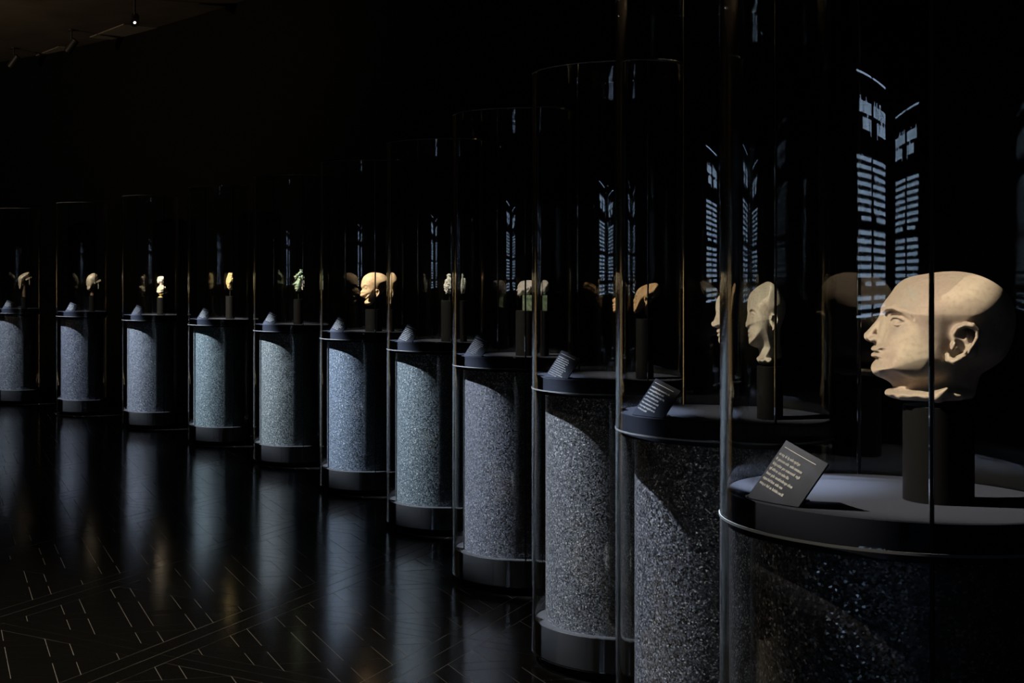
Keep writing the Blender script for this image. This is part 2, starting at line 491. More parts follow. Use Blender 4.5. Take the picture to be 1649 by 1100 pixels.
def caption_card(i):
    x, y = CASES[i]
    # frame of the leaning card: e1 points into the case, e2 towards the row's near end; the card is turned a little in its own plane
    a = inward(i) - R(11)
    e1 = Vector((-cos(a), -sin(a), 0)); e2 = Vector((-sin(a), cos(a), 0)); ez = Vector((0, 0, 1))
    T = 0.066 * e1 + 0.076 * e2 - 0.030 * ez; L_ = 0.066 * e1 + 0.112 * ez
    wdt, hgt = T.length, L_.length
    T.normalize(); L_.normalize()
    nrm = T.cross(L_).normalized()
    az = inward(i) + R(31)
    mid = Vector((x + 0.262 * cos(az), y + 0.262 * sin(az), 0)) - 0.042 * (e1 + e2)
    mid -= 0.013 * e1
    if i == 11: mid = Vector((1.060, 2.487, 0))
    root = empty('caption_card', (mid.x, mid.y, ZP))
    def base_v(u): return (u * -T.z) / L_.z + 0.0022 / L_.z
    def put(u, v, off=0.0):                    # u along the lines of text, v up the card
        b = 0.006 * (1 - (2 * u / wdt - 1) ** 2)
        return tuple(T * u + L_ * v + nrm * (off + b) - Vector((0, 0, (nrm * b).z if v < base_v(u) + 1e-6 else 0)))
    mb = MB(); nu = 16
    us = [wdt * k / nu for k in range(nu + 1)]
    f = [[put(u, base_v(u), 0) for u in us], [put(u, hgt, 0) for u in us]]
    bk = [[put(u, base_v(u), -0.004) for u in us], [put(u, hgt, -0.004) for u in us]]
    low = min(p[2] for r_ in bk + f for p in r_)
    sh = lambda p: (p[0], p[1], p[2] - low + 0.0004)
    f = [[sh(p) for p in r_] for r_ in f]; bk = [[sh(p) for p in r_] for r_ in bk]
    mb.grid(f, smooth=False); mb.grid(bk, smooth=False, flip=True)
    mb.grid([bk[0], f[0]], smooth=False); mb.grid([f[1], bk[1]], smooth=False)
    for k, fl in ((0, 0), (nu, 1)):
        q = [f[0][k], bk[0][k], bk[1][k], f[1][k]]
        mb.add(q, [(0, 1, 2, 3) if fl else (3, 2, 1, 0)])
    bd = recv(mb.build('board', M['card'], root))
    tx = MB()
    putt = lambda u, v: sh(put(u, v, 0.0006))
    nl = {11: 7, 10: 8, 9: 10, 8: 9, 7: 8, 6: 7, 5: 6, 4: 7, 3: 7, 2: 7, 1: 6}[i]
    random.seed(100 + i)
    L = [random.uniform(0.56, 0.76) for _ in range(nl)]
    if i == 11: L = [0.60, 0.66, 0.68, 0.52, 0.66, 0.55, 0.64]
    L[-1] *= 0.8 if i != 11 else 1
    step, h = 0.0105 if nl < 9 else 0.0088, 0.0056 if nl < 9 else 0.005
    text_lines(L, 0.006, hgt - 0.026, step, h, wdt, putt, M['letter'], bd)
    u0, u1, vv = 0.008, 0.088, hgt - 0.0125
    for k in range(8):
        a, b = u0 + (u1 - u0) * k / 8, u0 + (u1 - u0) * (k + 1) / 8
        tx.add([putt(a, vv), putt(b, vv), putt(b, vv + 0.0013), putt(a, vv + 0.0013)], [(0, 1, 2, 3)])
    recv(tx.build('rule_line', M['letter'], bd))
    lg = MB()
    fp = 0.094 * e1 - 0.012 * e2; tp = Vector(put(wdt * .6, hgt * .62, -0.005))
    lg.tube([fp + ez * 0.0006, fp + ez * 0.022, tp], [0.0032, 0.0032, 0.005], 10)
    st = lg.build('support_leg', M['pin'], root)
    ft = MB(); ft.lathe([(0, 0.0006), (0.011, 0.0006), (0.011, 0.002), (0, 0.003)], 24)
    fo = ft.build('foot_disc', M['pin'], st, tuple(fp))
    recv(st); recv(fo)
    return root
CARD_WHAT = {1: 'crouched dark mask furthest away', 2: 'domed mask with flared ear slab', 3: 'white and gold bust', 4: 'crumpled gold mask', 5: 'green jade mask',
             6: 'tan heavy-jawed head', 7: 'lacy coral figurine', 8: 'small white head on green block', 9: 'brown long-skulled head',
             10: 'pale limestone head with long neck', 11: 'large bald marble head'}
for i in CASES:
    tag(caption_card(i), 'slate caption card with white text before the ' + CARD_WHAT[i], 'label', 'caption cards on the plinths')

# ------------------------------------------------------------------ stands under the heads
# true (x, y) of each stand, top height, diameter, pin height above the top
STAND = {11: (1.400, 2.462, 1.366, 0.116, 0.012), 10: (1.672, 3.90, 1.343, 0.100, 0.010), 9: (1.826, 5.40, 1.432, 0.105, 0.030), 8: (1.800, 6.93, 1.424, 0.108, 0.0),
         7: (1.702, 8.42, 1.4475, 0.105, 0.045), 6: (1.445, 9.95, 1.355, 0.125, 0.028), 5: (1.012, 11.40, 1.404, 0.085, 0.062), 4: (0.480, 12.80, 1.408, 0.085, 0.06),
         3: (-0.203, 14.17, 1.374, 0.085, 0.0), 2: (-1.023, 15.53, 1.367, 0.078, 0.004), 1: (-1.972, 16.87, 1.330, 0.078, 0.0)}
for i, (x, y, zt, dia, pin) in STAND.items():
    st = tag(empty('display_stand', (x, y, ZP)), 'round black stand carrying the ' + CARD_WHAT[i], 'stand', 'black round stands on the plinths')
    b = MB(); b.lathe([(0, 0.0005), (dia / 2, 0.0005), (dia / 2, zt - ZP - 0.001), (dia / 2 - 0.001, zt - ZP), (0, zt - ZP)], 64)
    recv(b.build('stand_body', M['stand'], st))

# ------------------------------------------------------------------ sculpture by signed distance fields
class Field:
    """symmetric about y = 0: only y > 0 is stored, mirrored on meshing"""
    def __init__(s, x0, x1, ymax, z0, z1, h, sym=True):
        s.h = h; s.sym = sym
        s.x = np.arange(x0, x1 + h, h); s.z = np.arange(z0, z1 + h, h)
        s.y = (np.arange(0, int(ymax / h) + 1) + 0.5) * h if sym else np.arange(-ymax, ymax + h, h)
        s.F = np.full((len(s.x), len(s.y), len(s.z)), 1.0, np.float32)
    def cut(s, lo, hi):
        sl = []
        for ax, a, b in zip((s.x, s.y, s.z), lo, hi):
            i0 = max(0, int(np.searchsorted(ax, a)) - 1); i1 = min(len(ax), int(np.searchsorted(ax, b)) + 1)
            sl.append(slice(i0, max(i1, i0)))
        return tuple(sl)
    def grid(s, sl):
        return s.x[sl[0]][:, None, None].astype(np.float32), s.y[sl[1]][None, :, None].astype(np.float32), s.z[sl[2]][None, None, :].astype(np.float32)
    def op(s, d, sl, k, sub=False):
        F = s.F[sl]
        if F.size == 0: return
        if sub: F = -F
        h = np.clip(0.5 + 0.5 * (d - F) / k, 0, 1)
        r = d + (F - d) * h - k * h * (1 - h)
        s.F[sl] = -r if sub else r
    def ell(s, c, r, k=0.006, sub=False, rot=None, amp=0, freq=0):
        m = max(r) + k + 2 * s.h
        sl = s.cut([a - m for a in c], [a + m for a in c]); X, Y, Z = s.grid(sl)
        px, py, pz = X - c[0], Y - c[1], Z - c[2]
        if rot is not None:                    # rotation in the xz plane
            cr, sr = cos(rot), sin(rot); px, pz = px * cr + pz * sr, -px * sr + pz * cr
        k0 = np.sqrt((px / r[0]) ** 2 + (py / r[1]) ** 2 + (pz / r[2]) ** 2) + 1e-6
        k1 = np.sqrt((px / r[0] ** 2) ** 2 + (py / r[1] ** 2) ** 2 + (pz / r[2] ** 2) ** 2) + 1e-6
        d = k0 * (k0 - 1) / k1
        if amp: d = d + amp * (np.sin(X * freq + 1) * np.sin(Y * freq * 1.3 + 2) * np.sin(Z * freq * 0.9) + 0.6 * np.sin(X * freq * 2.3 + Z * freq * 1.9) * np.sin(Y * freq * 2.1 + 4))
        s.op(d, sl, k, sub)
    def line(s, pts, rad, k=0.004, sub=False):
        if not isinstance(rad, (list, tuple)): rad = [rad] * len(pts)
        m = max(rad) + k + 2 * s.h
        P = np.array(pts); sl = s.cut(P.min(0) - m, P.max(0) + m); X, Y, Z = s.grid(sl)
        d = None
        for a, b, ra, rb in zip(pts[:-1], pts[1:], rad[:-1], rad[1:]):
            ab = [q - p for p, q in zip(a, b)]; L = sum(c * c for c in ab) + 1e-12
            t = np.clip(((X - a[0]) * ab[0] + (Y - a[1]) * ab[1] + (Z - a[2]) * ab[2]) / L, 0, 1)
            e = np.sqrt((X - a[0] - t * ab[0]) ** 2 + (Y - a[1] - t * ab[1]) ** 2 + (Z - a[2] - t * ab[2]) ** 2) - (ra + t * (rb - ra))
            d = e if d is None else np.minimum(d, e)
        s.op(d, sl, k, sub)
    def inflate(s, poly, width, D, rounds=True):
        """body with the side profile poly (x, z); width(z) half width, D how far from the edge it reaches full width"""
        P = np.array(poly)
        if rounds:                              # closed Catmull-Rom through the points
            a, b, c, d = np.roll(P, 1, 0), P, np.roll(P, -1, 0), np.roll(P, -2, 0)
            t = np.linspace(0, 1, 5)[:-1][None, :, None]
            a, b, c, d = (q[:, None, :] for q in (a, b, c, d))
            # centripetal-ish: limit tangents by the local step
            m1 = (c - a) * 0.5; m2 = (d - b) * 0.5
            L = np.linalg.norm(c - b, axis=2, keepdims=True)
            m1 = m1 * np.minimum(1, 1.2 * L / (np.linalg.norm(m1, axis=2, keepdims=True) + 1e-9)); m2 = m2 * np.minimum(1, 1.2 * L / (np.linalg.norm(m2, axis=2, keepdims=True) + 1e-9))
            P = ((2 * t ** 3 - 3 * t ** 2 + 1) * b + (t ** 3 - 2 * t ** 2 + t) * m1 + (-2 * t ** 3 + 3 * t ** 2) * c + (t ** 3 - t ** 2) * m2).reshape(-1, 2)
        Q = np.roll(P, -1, 0)
        X, Z = np.meshgrid(s.x, s.z, indexing='ij')
        d2 = np.full(X.shape, 9.0); ins = np.zeros(X.shape, bool)
        for (ax, az), (bx, bz) in zip(P, Q):
            ex, ez = bx - ax, bz - az; L = ex * ex + ez * ez + 1e-12
            t = np.clip(((X - ax) * ex + (Z - az) * ez) / L, 0, 1)
            d2 = np.minimum(d2, (X - ax - t * ex) ** 2 + (Z - az - t * ez) ** 2)
            c = (az > Z) != (bz > Z)
            with np.errstate(divide='ignore', invalid='ignore'):
                xi = ax + (Z - az) * ex / (ez if abs(ez) > 1e-9 else 1e-9)
            ins ^= c & (X < xi)
        dep = np.where(ins, np.sqrt(d2), -np.sqrt(d2))
        if callable(D): D = np.array([D(v) for v in s.x])[:, None]
        else: D = np.full((len(s.x), 1), D)
        q = np.maximum(0, 1 - dep / D); D = D[:, :, None]
        w = np.array([width(z) for z in s.z])[None, None, :]
        s.F = np.minimum(s.F, (D * (np.sqrt(q[:, None, :] ** 2 + (s.y[None, :, None] / w) ** 2) - 1)).astype(np.float32))
    def mesh(s):
        F, x, y, z = s.F, s.x, s.y, s.z
        if s.sym:
            F = np.concatenate([F[:, ::-1, :], F], 1); y = np.concatenate([-y[::-1], y])
        F = F.copy()
        for ax in range(3):
            sl = [slice(None)] * 3
            for e in (0, -1): sl[ax] = e; F[tuple(sl)] = np.maximum(F[tuple(sl)], 0.01)
        ins = F < 0
        nx, ny, nz = F.shape
        cs = np.zeros((nx - 1, ny - 1, nz - 1), np.int8)
        for a in (0, 1):
            for b in (0, 1):
                for c in (0, 1): cs += ins[a:nx - 1 + a, b:ny - 1 + b, c:nz - 1 + c]
        act = np.argwhere((cs > 0) & (cs < 8))
        idx = -np.ones(cs.shape, np.int64); idx[tuple(act.T)] = np.arange(len(act))
        acc = np.zeros((len(act), 3)); cnt = np.zeros(len(act))
        cor = [(a, b, c) for a in (0, 1) for b in (0, 1) for c in (0, 1)]
        for p in cor:
            for ax in range(3):
                if p[ax]: continue
                q = list(p); q[ax] = 1
                f0 = F[act[:, 0] + p[0], act[:, 1] + p[1], act[:, 2] + p[2]]; f1 = F[act[:, 0] + q[0], act[:, 1] + q[1], act[:, 2] + q[2]]
                m = (f0 < 0) != (f1 < 0)
                t = np.where(m, f0 / np.where(m, f0 - f1, 1), 0)
                pos = np.array(p)[None, :] + t[:, None] * (np.array(q) - np.array(p))[None, :]
                acc[m] += pos[m]; cnt[m] += 1
        V = act + acc / cnt[:, None]
        V = np.stack([x[0] + V[:, 0] * s.h, y[0] + V[:, 1] * s.h, z[0] + V[:, 2] * s.h], 1)
        quads = []
        for ax in range(3):
            sl0 = [slice(None)] * 3; sl1 = [slice(None)] * 3
            sl0[ax] = slice(0, -1); sl1[ax] = slice(1, None)
            A, B = ins[tuple(sl0)], ins[tuple(sl1)]
            e = np.argwhere(A != B)
            o1, o2 = [k for k in range(3) if k != ax]
            e = e[(e[:, o1] > 0) & (e[:, o2] > 0) & (e[:, o1] < F.shape[o1] - 1) & (e[:, o2] < F.shape[o2] - 1)]
            sg = A[tuple(e.T)]
            ids = []
            for d1, d2 in ((1, 1), (0, 1), (0, 0), (1, 0)):
                c = e.copy(); c[:, o1] -= d1; c[:, o2] -= d2
                ids.append(idx[tuple(c.T)])
            Q = np.stack(ids, 1)
            flip = sg if ax != 1 else ~sg
            Q[~flip] = Q[~flip][:, ::-1]
            quads.append(Q)
        return V, np.concatenate(quads)
    def build(s, name, mat, parent=None, loc=None, relax=1):
        V, Q = s.mesh()
        for _ in range(relax):                 # one light smoothing pass
            A = np.zeros_like(V); c = np.zeros(len(V))
            for k in range(4):
                np.add.at(A, Q[:, k], V[Q[:, (k + 1) % 4]]); np.add.at(c, Q[:, k], 1)
                np.add.at(A, Q[:, k], V[Q[:, k - 1]]); np.add.at(c, Q[:, k], 1)
            V = V * 0.5 + 0.5 * A / c[:, None]
        me = bpy.data.meshes.new(name)
        me.vertices.add(len(V)); me.vertices.foreach_set('co', V.ravel())
        me.loops.add(len(Q) * 4); me.loops.foreach_set('vertex_index', Q.ravel().astype(np.int32))
        me.polygons.add(len(Q)); me.polygons.foreach_set('loop_start', np.arange(0, len(Q) * 4, 4, dtype=np.int32))
        me.polygons.foreach_set('use_smooth', np.ones(len(Q), bool))
        me.update(calc_edges=True); me.validate()
        if mat: me.materials.append(mat)
        o = bpy.data.objects.new(name, me); COL.objects.link(o)
        if parent: o.parent = parent
        if loc is not None: o.location = loc
        return recv(o)

def add_pin(o, i):
    x, y, zt, dia, pin = STAND[i]
    if pin <= 0: return
    zl = o.location.z - zt
    p = MB(); p.tube([(0, 0, -zl + 0.0004), (0, 0, pin - zl + 0.014)], 0.0032, 10)
    recv(p.build('mounting_pin', M['pin'], o))

def lerp_tab(tab):
    xs, ys = zip(*tab)
    return lambda v: float(np.interp(v, xs, ys))

def face_feats(f, k, ex, ez, a1=None, a2=None, a3=None, eye_y=0.031, ang=48):
    """eye, lids and brow around the surface point (ex, eye_y, ez), looking out at ang degrees from straight ahead"""
    ca, sa = cos(R(ang)), sin(R(ang))
    def at(t, n, z): return (ex + (-sa * t + ca * n) * k, eye_y + (ca * t + sa * n) * k, ez + z * k)   # t outwards along the face, n out of it
    f.ell(at(-.002, .0085, .002), (.0140 * k, .0140 * k, .0125 * k), 0.008 * k, sub=True)
    f.ell(at(.000, -.0125, 0), (.0165 * k, .0165 * k, .0150 * k), 0.002 * k)
    up, lo = [], []
    for t in np.linspace(-1, 1, 11):
        up.append(at(.0165 * t, .0035 - .0075 * t * t, .0085 * (1 - t * t) - .0012 * t)); lo.append(at(.0160 * t, .0022 - .0070 * t * t, -.0070 * (1 - t * t) - .0012 * t))
    f.line(up, 0.0027 * k, 0.0012 * k); f.line(lo, 0.0017 * k, 0.0012 * k)
    f.line([(p[0] - .001 * k, p[1], p[2] + .0052 * k) for p in up[1:]], 0.0008 * k, 0.0015 * k, sub=True)
    return [at(-.030, .000, .0175), at(-.018, .0045, .0250), at(-.003, .0060, .0265), at(.014, .0025, .0195), at(.032, -.0075, .0030)]

# ---- the large marble head
def marble_head():
    x, y, zt, dia, pin = STAND[11]
    prof = [(-.015, .238), (.02, .2335), (.0504, .2257), (.067, .213), (.0767, .198), (.0859, .1844), (.0920, .174), (.0938, .167), (.0925, .158), (.0895, .148),
            (.0895, .135), (.0935, .122), (.0985, .110), (.1035, .103), (.1055, .096), (.1075, .0915), (.1055, .0885), (.099, .0865), (.1040, .0845), (.1065, .0805), (.1040, .0765),
            (.1000, .0715), (.1030, .066), (.1077, .059), (.1070, .052), (.1030, .046), (.096, .041), (.0885, .0365), (.079, .030), (.074, .022), (.072, .010), (.066, .004),
            (-.050, .004), (-.058, .012), (-.062, .03), (-.068, .05), (-.085, .063), (-.103, .08), (-.1145, .105), (-.1215, .14), (-.1205, .165), (-.113, .190),
            (-.097, .211), (-.072, .2275), (-.045, .236)]
    f = Field(-.135, .135, .10, -.004, .25, 0.0016)
    wd = lerp_tab([(0, .050), (.03, .052), (.05, .058), (.08, .066), (.12, .073), (.16, .079), (.24, .080)])
    f.inflate(prof, wd, lerp_tab([(-.13, .088), (.0, .092), (.05, .112), (.11, .125)]))
    # cheek and jaw
    f.ell((.052, .040, .112), (.030, .018, .026), .02)
    f.ell((.030, .048, .070), (.045, .014, .026), .025)
    br = face_feats(f, 1.0, .0680, .1460, eye_y=.0450)
    f.line(br, [.0030, .0042, .0046, .0036, .0012], .007)
    for dz, rr in ((.0036, .0010), (-.0002, .0012)):
        f.line([(p[0] + .0030, p[1] + .0030, p[2] + dz) for p in br], [.0006, rr, rr, rr, .0006], .0022, sub=True)
    # nose
    f.line([(.0845, .010, .150), (.0890, .0115, .130), (.0930, .0120, .1130)], [.0070, .0085, .0090], .008)
    f.line([(.0875, 0, .160), (.0945, 0, .145), (.1060, 0, .127), (.1125, 0, .1165)], [.0060, .0062, .0080, .0098], .006)
    f.ell((.1040, .0105, .1110), (.0095, .0068, .0072), .004)
    f.line([(.099, 0, .106), (.111, 0, .1115)], [.006, .0055], .004)
    f.ell((.1075, .0068, .1045), (.0055, .0028, .0035), .002, sub=True)
    # mouth
    f.line([(.1060, 0, .0930), (.1035, .009, .0938), (.0930, .0215, .0880)], [.0045, .0048, .0026], .003)
    f.line([(.1050, 0, .0805), (.1015, .009, .0812), (.0925, .0200, .0865)], [.0055, .0050, .0024], .003)
    f.line([(.1090, 0, .0872), (.1040, .010, .0880), (.0940, .0200, .0870)], [.0014, .0013, .0010], .0016, sub=True)
    f.line([(.1065, 0, .0720), (.1010, .012, .0725)], .0022, .008, sub=True)
    f.ell((.0935, 0, .0580), (.0145, .019, .0150), .010)
    f.line([(.1085, 0, .1030), (.1085, 0, .0965)], .0016, .003, sub=True)
    # ear
    yo = .0725
    E = lambda x, y, z: (-.0345 + (x + .038) * .80, yo + y, .1105 + (z - .1095) * .92)
    f.ell(E(-.040, -.001, .112), (.016, .009, .033), .006, rot=-.50)
    hel = [E(*p) for p in [(-.0235, .001, .117), (-.0215, .004, .127), (-.028, .008, .1385), (-.041, .012, .1450), (-.054, .014, .1430), (-.0645, .014, .134),
           (-.0650, .013, .122), (-.0580, .011, .108), (-.0470, .008, .093), (-.0340, .005, .0790), (-.0200, .003, .0725), (-.0100, .001, .0760), (-.0080, -.001, .0850)]]
    f.line(hel, [.0040, .0048, .0056, .0060, .0058, .0048, .0040, .0036, .0036, .0046, .0062, .0056, .004], .0025)
    f.ell(E(-.043, .011, .127), (.0105, .009, .0100), .003, sub=True, rot=-.4)
    f.ell(E(-.0335, .010, .1000), (.0085, .011, .0160), .003, sub=True, rot=-.55)
    f.line([E(*p) for p in [(-.045, .006, .131), (-.044, .006, .118), (-.0495, .006, .106), (-.0400, .005, .0880), (-.0270, .005, .0820)]], [.0032, .0038, .0030, .0030, .0032], .003)
    f.ell(E(-.0185, .002, .1010), (.0050, .0055, .0075), .003)
    # broken neck edge: an uneven slab under the neck
    f.ell((.022, 0, .0115), (.064, .058, .0105), .006, amp=.0016, freq=95)
    f.line([(.078, .004, .011), (.060, .036, .009), (.02, .052, .010), (-.03, .045, .014), (-.048, .02, .016)], [.0075, .0075, .0085, .0095, .0075], .006)
    f.line([(.004, .056, .012), (-.010, .058, .026)], [.012, .003], .006)
    head = f.build('marble_head', M['marble'], None, (x, y, zt + pin - 0.003))
    head.rotation_euler = (0, 0, HEAD_AZ[11])
    add_pin(head, 11)
    return head

def az_profile(i, turn=0):
    """heading that shows the profile to the camera, nose to the viewer's left, plus a turn towards the camera (degrees)"""
    x, y = STAND[i][:2]
    v = atan2(y, x)
    return v + pi / 2 + R(turn)
HEAD_AZ = {i: az_profile(i, t) for i, t in {11: 3, 10: 8, 9: 0, 8: 0, 7: 0, 6: 4, 5: 0, 4: 0, 3: 0, 2: 0, 1: 0}.items()}

def px_profile(i, pts, x0, y0):
    """photo pixels -> local (u forward, v up) of stand i; x0 the stand centre, y0 the zero height"""
    s = F_PX / STAND[i][1]
    c = cos(atan2(STAND[i][0], STAND[i][1]))       # lateral scale off the axis
    return [((x0 - a) / s * c, (y0 - b) / s) for a, b in pts]

def small_head(i, name, mat, pts, x0, y0, width, D, h, eye=None, ear=None, mouth=None, k=0.7, extra=None, zoff=0.0, ymax=.1):
    p = px_profile(i, pts, x0, y0)
    us = [a for a, _ in p]; vs = [b for _, b in p]
    f = Field(min(us) - .02, max(us) + .02, ymax, min(vs) - .01, max(vs) + .015, h)
    f.inflate(p, lerp_tab(width), D)
    sc = F_PX / STAND[i][1]; cc = cos(atan2(STAND[i][0], STAND[i][1]))
    L = lambda a, b: ((x0 - a) / sc * cc, (y0 - b) / sc)
    if eye:
        ex, ez = L(*eye[:2])
        col = f.F[int(np.argmin(abs(f.x - ex))), :, int(np.argmin(abs(f.z - ez)))]
        out = np.argmax(col > 0)
        ey = float(f.y[out]) if col[0] < 0 and out > 0 else eye[2]
        br = face_feats(f, k, ex, ez, eye_y=ey - .001, ang=58)
        f.line([(q[0] - .004 * k, q[1], q[2]) for q in br], .0038 * k, .006)
    if ear:
        ux, uz = L(*ear[:2]); yo, es = ear[2], ear[3]
        f.ell((ux, yo, uz), (.017 * es, .008 * es, .034 * es), .004, rot=-.3)
        f.line([(ux + .013 * es, yo + .004, uz + .012 * es), (ux + .006 * es, yo + .009 * es, uz + .030 * es), (ux - .012 * es, yo + .011 * es, uz + .028 * es), (ux - .018 * es, yo + .009 * es, uz + .010 * es),
                (ux - .006 * es, yo + .006 * es, uz - .020 * es), (ux + .006 * es, yo + .004, uz - .032 * es)], .0045 * es, .003)
        f.ell((ux - .002 * es, yo + .010 * es, uz + .004 * es), (.010 * es, .008 * es, .018 * es), .003, sub=True, rot=-.3)
    if mouth:
        mx, mz = L(*mouth)
        f.line([(mx + .006 * k, 0, mz), (mx, .011 * k, mz), (mx - .014 * k, .022 * k, mz - .001)], .0018 * k, .002, sub=True)
    if extra: extra(f, L)
    o = f.build(name, mat, None, (STAND[i][0], STAND[i][1], STAND[i][2] + STAND[i][4] + zoff))
    o.rotation_euler = (0, 0, HEAD_AZ[i])
    add_pin(o, i)
    return o

tag(marble_head(), 'large bald cream marble head in profile with broken neck on the nearest stand', 'sculpture')

# ---- pale limestone head with long neck
def lime_extra(f, L):
    u, v = L(1205, 571); f.ell((u, .0, v), (.034, .04, .012), .006, amp=.003, freq=90)
    u, v = L(1152, 513); f.ell((u, .008, v - .002), (.008, .006, .007), .004)
lime = small_head(10, 'limestone_head', M['lime'],
    [(1210, 445.5), (1190, 452), (1174, 459), (1162, 466.5), (1156, 475), (1154.5, 483), (1154, 490), (1155, 497), (1152, 507), (1148.5, 516), (1151, 519.5), (1156.5, 521), (1155.5, 527), (1158, 529), (1156.5, 533),
     (1159.5, 536), (1158.5, 541), (1162, 546.5), (1174, 550), (1187, 553), (1189, 564), (1183, 570), (1203, 576.5), (1225, 570), (1241, 565), (1237, 544), (1237, 523), (1241, 512), (1247, 497), (1248.5, 482), (1244, 471), (1233, 458), (1222, 449)],
    1213, 577, [(0, .045), (.05, .046), (.08, .055), (.13, .064), (.24, .066)], .07, .0021, eye=(1169, 499, .027), ear=(1219, 509, .060, .72), mouth=(1159, 529), k=.75, extra=lime_extra, zoff=-.004)
tag(lime, 'tall pale limestone head with domed bald skull and long neck', 'sculpture')

# ---- brown long-skulled head
def brown_extra(f, L):
    u, v = L(1020, 489); f.line([(u - .01, 0, v), (u - .015, 0, v - .05)], [.012, .010], .01)
brown = small_head(9, 'brown_head', M['brown'],
    [(1044, 454), (1030, 455.5), (1017, 458.6), (1005, 463), (998, 468.5), (994, 474), (992.5, 478), (988, 481.5), (989, 485.5), (990.5, 487), (987.8, 489.5), (989.5, 491.5), (988.3, 494), (990, 496), (989, 499.5), (995, 502.5), (1006, 501),
     (1018, 493.5), (1029, 487.5), (1040, 482), (1049, 476), (1053, 467), (1051, 458)],
    1018, 512, [(0, .04), (.06, .052), (.15, .055)], .05, .0020, eye=(999, 479.5, .022), ear=(1024, 482.5, .046, .55), mouth=(991, 491.5), k=.6, extra=brown_extra, zoff=-.032)
tag(brown, 'brown head with long backswept skull tilted back behind the limestone head', 'sculpture')

# ---- tan heavy jawed head
def tan_extra(f, L):
    pts = [L(605, 454), L(602, 459), L(600, 466), L(596, 471.5), L(592, 475)]
    f.line([(p[0], .066 - .004 * k, p[1]) for k, p in enumerate(pts)], .006, .006)
    u, v = L(584, 467); f.line([(u - .01, 0, v + .003), (u - .014, .018, v + .002)], .010, .006)
    u, v = L(584, 471); f.line([(u - .008, 0, v + .002), (u - .014, .020, v + .001)], .010, .005)
    u, v = L(597, 483); f.ell((u, 0, v), (.03, .045, .016), .008)
tan = small_head(6, 'tan_head', M['tan'],
    [(605.5, 434), (597, 435.5), (589, 441), (585.5, 449), (584.5, 457), (586.5, 461), (583.6, 466), (585, 467.6), (583, 469.2), (584.2, 470.6), (583.2, 471.8), (586, 473.6), (591, 476), (591.4, 479), (590.5, 483), (597, 487.5), (606, 481), (611, 474), (620, 466), (627, 456), (630, 448), (626, 441), (617, 435.5)],
    605, 488.5, [(0, .05), (.06, .062), (.12, .08), (.26, .086)], .085, .0032, eye=(592, 458.5, .034), ear=(609.5, 467, .076, .8), mouth=(584, 469.5), k=.9, extra=tan_extra, zoff=-.006, ymax=.12)
tag(tan, 'tan stone head with domed skull and raised jaw ridge above a round stand', 'sculpture')

# ---- small white head on a green block
def white_head():
    x, y, zt, dia, pin = STAND[8]
    root = tag(empty('white_head', (x, y, zt), HEAD_AZ[8]), 'small white stone head on a dark green stone block', 'sculpture')
    b = MB(); b.box((-.008, 0, .0405), (.056, .070, .080)); recv(b.build('stone_block', M['greenblock'], root))
    prof = [(0, .158), (.028, .150), (.041, .133), (.045, .122), (.043, .116), (.052, .104), (.045, .1), (.0465, .095), (.044, .093), (.046, .088), (.043, .080), (.030, .078), (.018, .082), (.014, .08), (-.015, .08), (-.02, .092), (-.045, .105), (-.054, .125), (-.046, .147), (-.024, .157)]
    f = Field(-.07, .065, .055, .074, .165, .0018); f.inflate(prof, lambda z: .037, .035)
    face_feats(f, .45, .034, .119, None, None, None, eye_y=.014)
    f.line([(-.004, .037, .116), (-.010, .041, .122), (-.017, .041, .116), (-.012, .039, .104), (-.005, .036, .098)], .0035, .002)
    f.line([(.046, 0, .0935), (.038, .011, .093)], .0012, .001, sub=True)
    f.build('carved_face', M['white'], root)
white_head()

# ---- white lacy coral figurine
def coral():
    x, y, zt, dia, pin = STAND[7]
    f = Field(-.06, .065, .055, -.005, .135, .0017, sym=False)
    z0 = .0
    f.ell((.0, 0, .055), (.031, .028, .052), .004)
    r_ = np.random.default_rng(5)
    for _ in range(280):
        t = r_.uniform(0, 2 * pi); zz = r_.uniform(.006, .095); rr = .032 * sqrt(max(.05, 1 - ((zz - .05) / .056) ** 2))
        c = (rr * cos(t) * 1.05, rr * sin(t), zz); s_ = r_.uniform(.0026, .0046)
        f.ell(c, (s_, s_, s_ * r_.uniform(.8, 1.6)), .0018, sub=bool(r_.random() < .46))
    f.line([(.004, 0, .098), (.004, 0, .118)], [.013, .0115], .004)
    f.ell((.004, 0, .119), (.016, .014, .006), .003)
    f.ell((-.026, 0, .070), (.014, .013, .030), .004, amp=.004, freq=260)
    o = f.build('coral_figurine', M['coral'], None, (x, y, zt + pin - .004), relax=0)
    o.rotation_euler = (0, 0, HEAD_AZ[7])
    add_pin(o, 7)
    tag(o, 'white lacy figurine with knobbly openwork surface on a pin', 'sculpture')
coral()

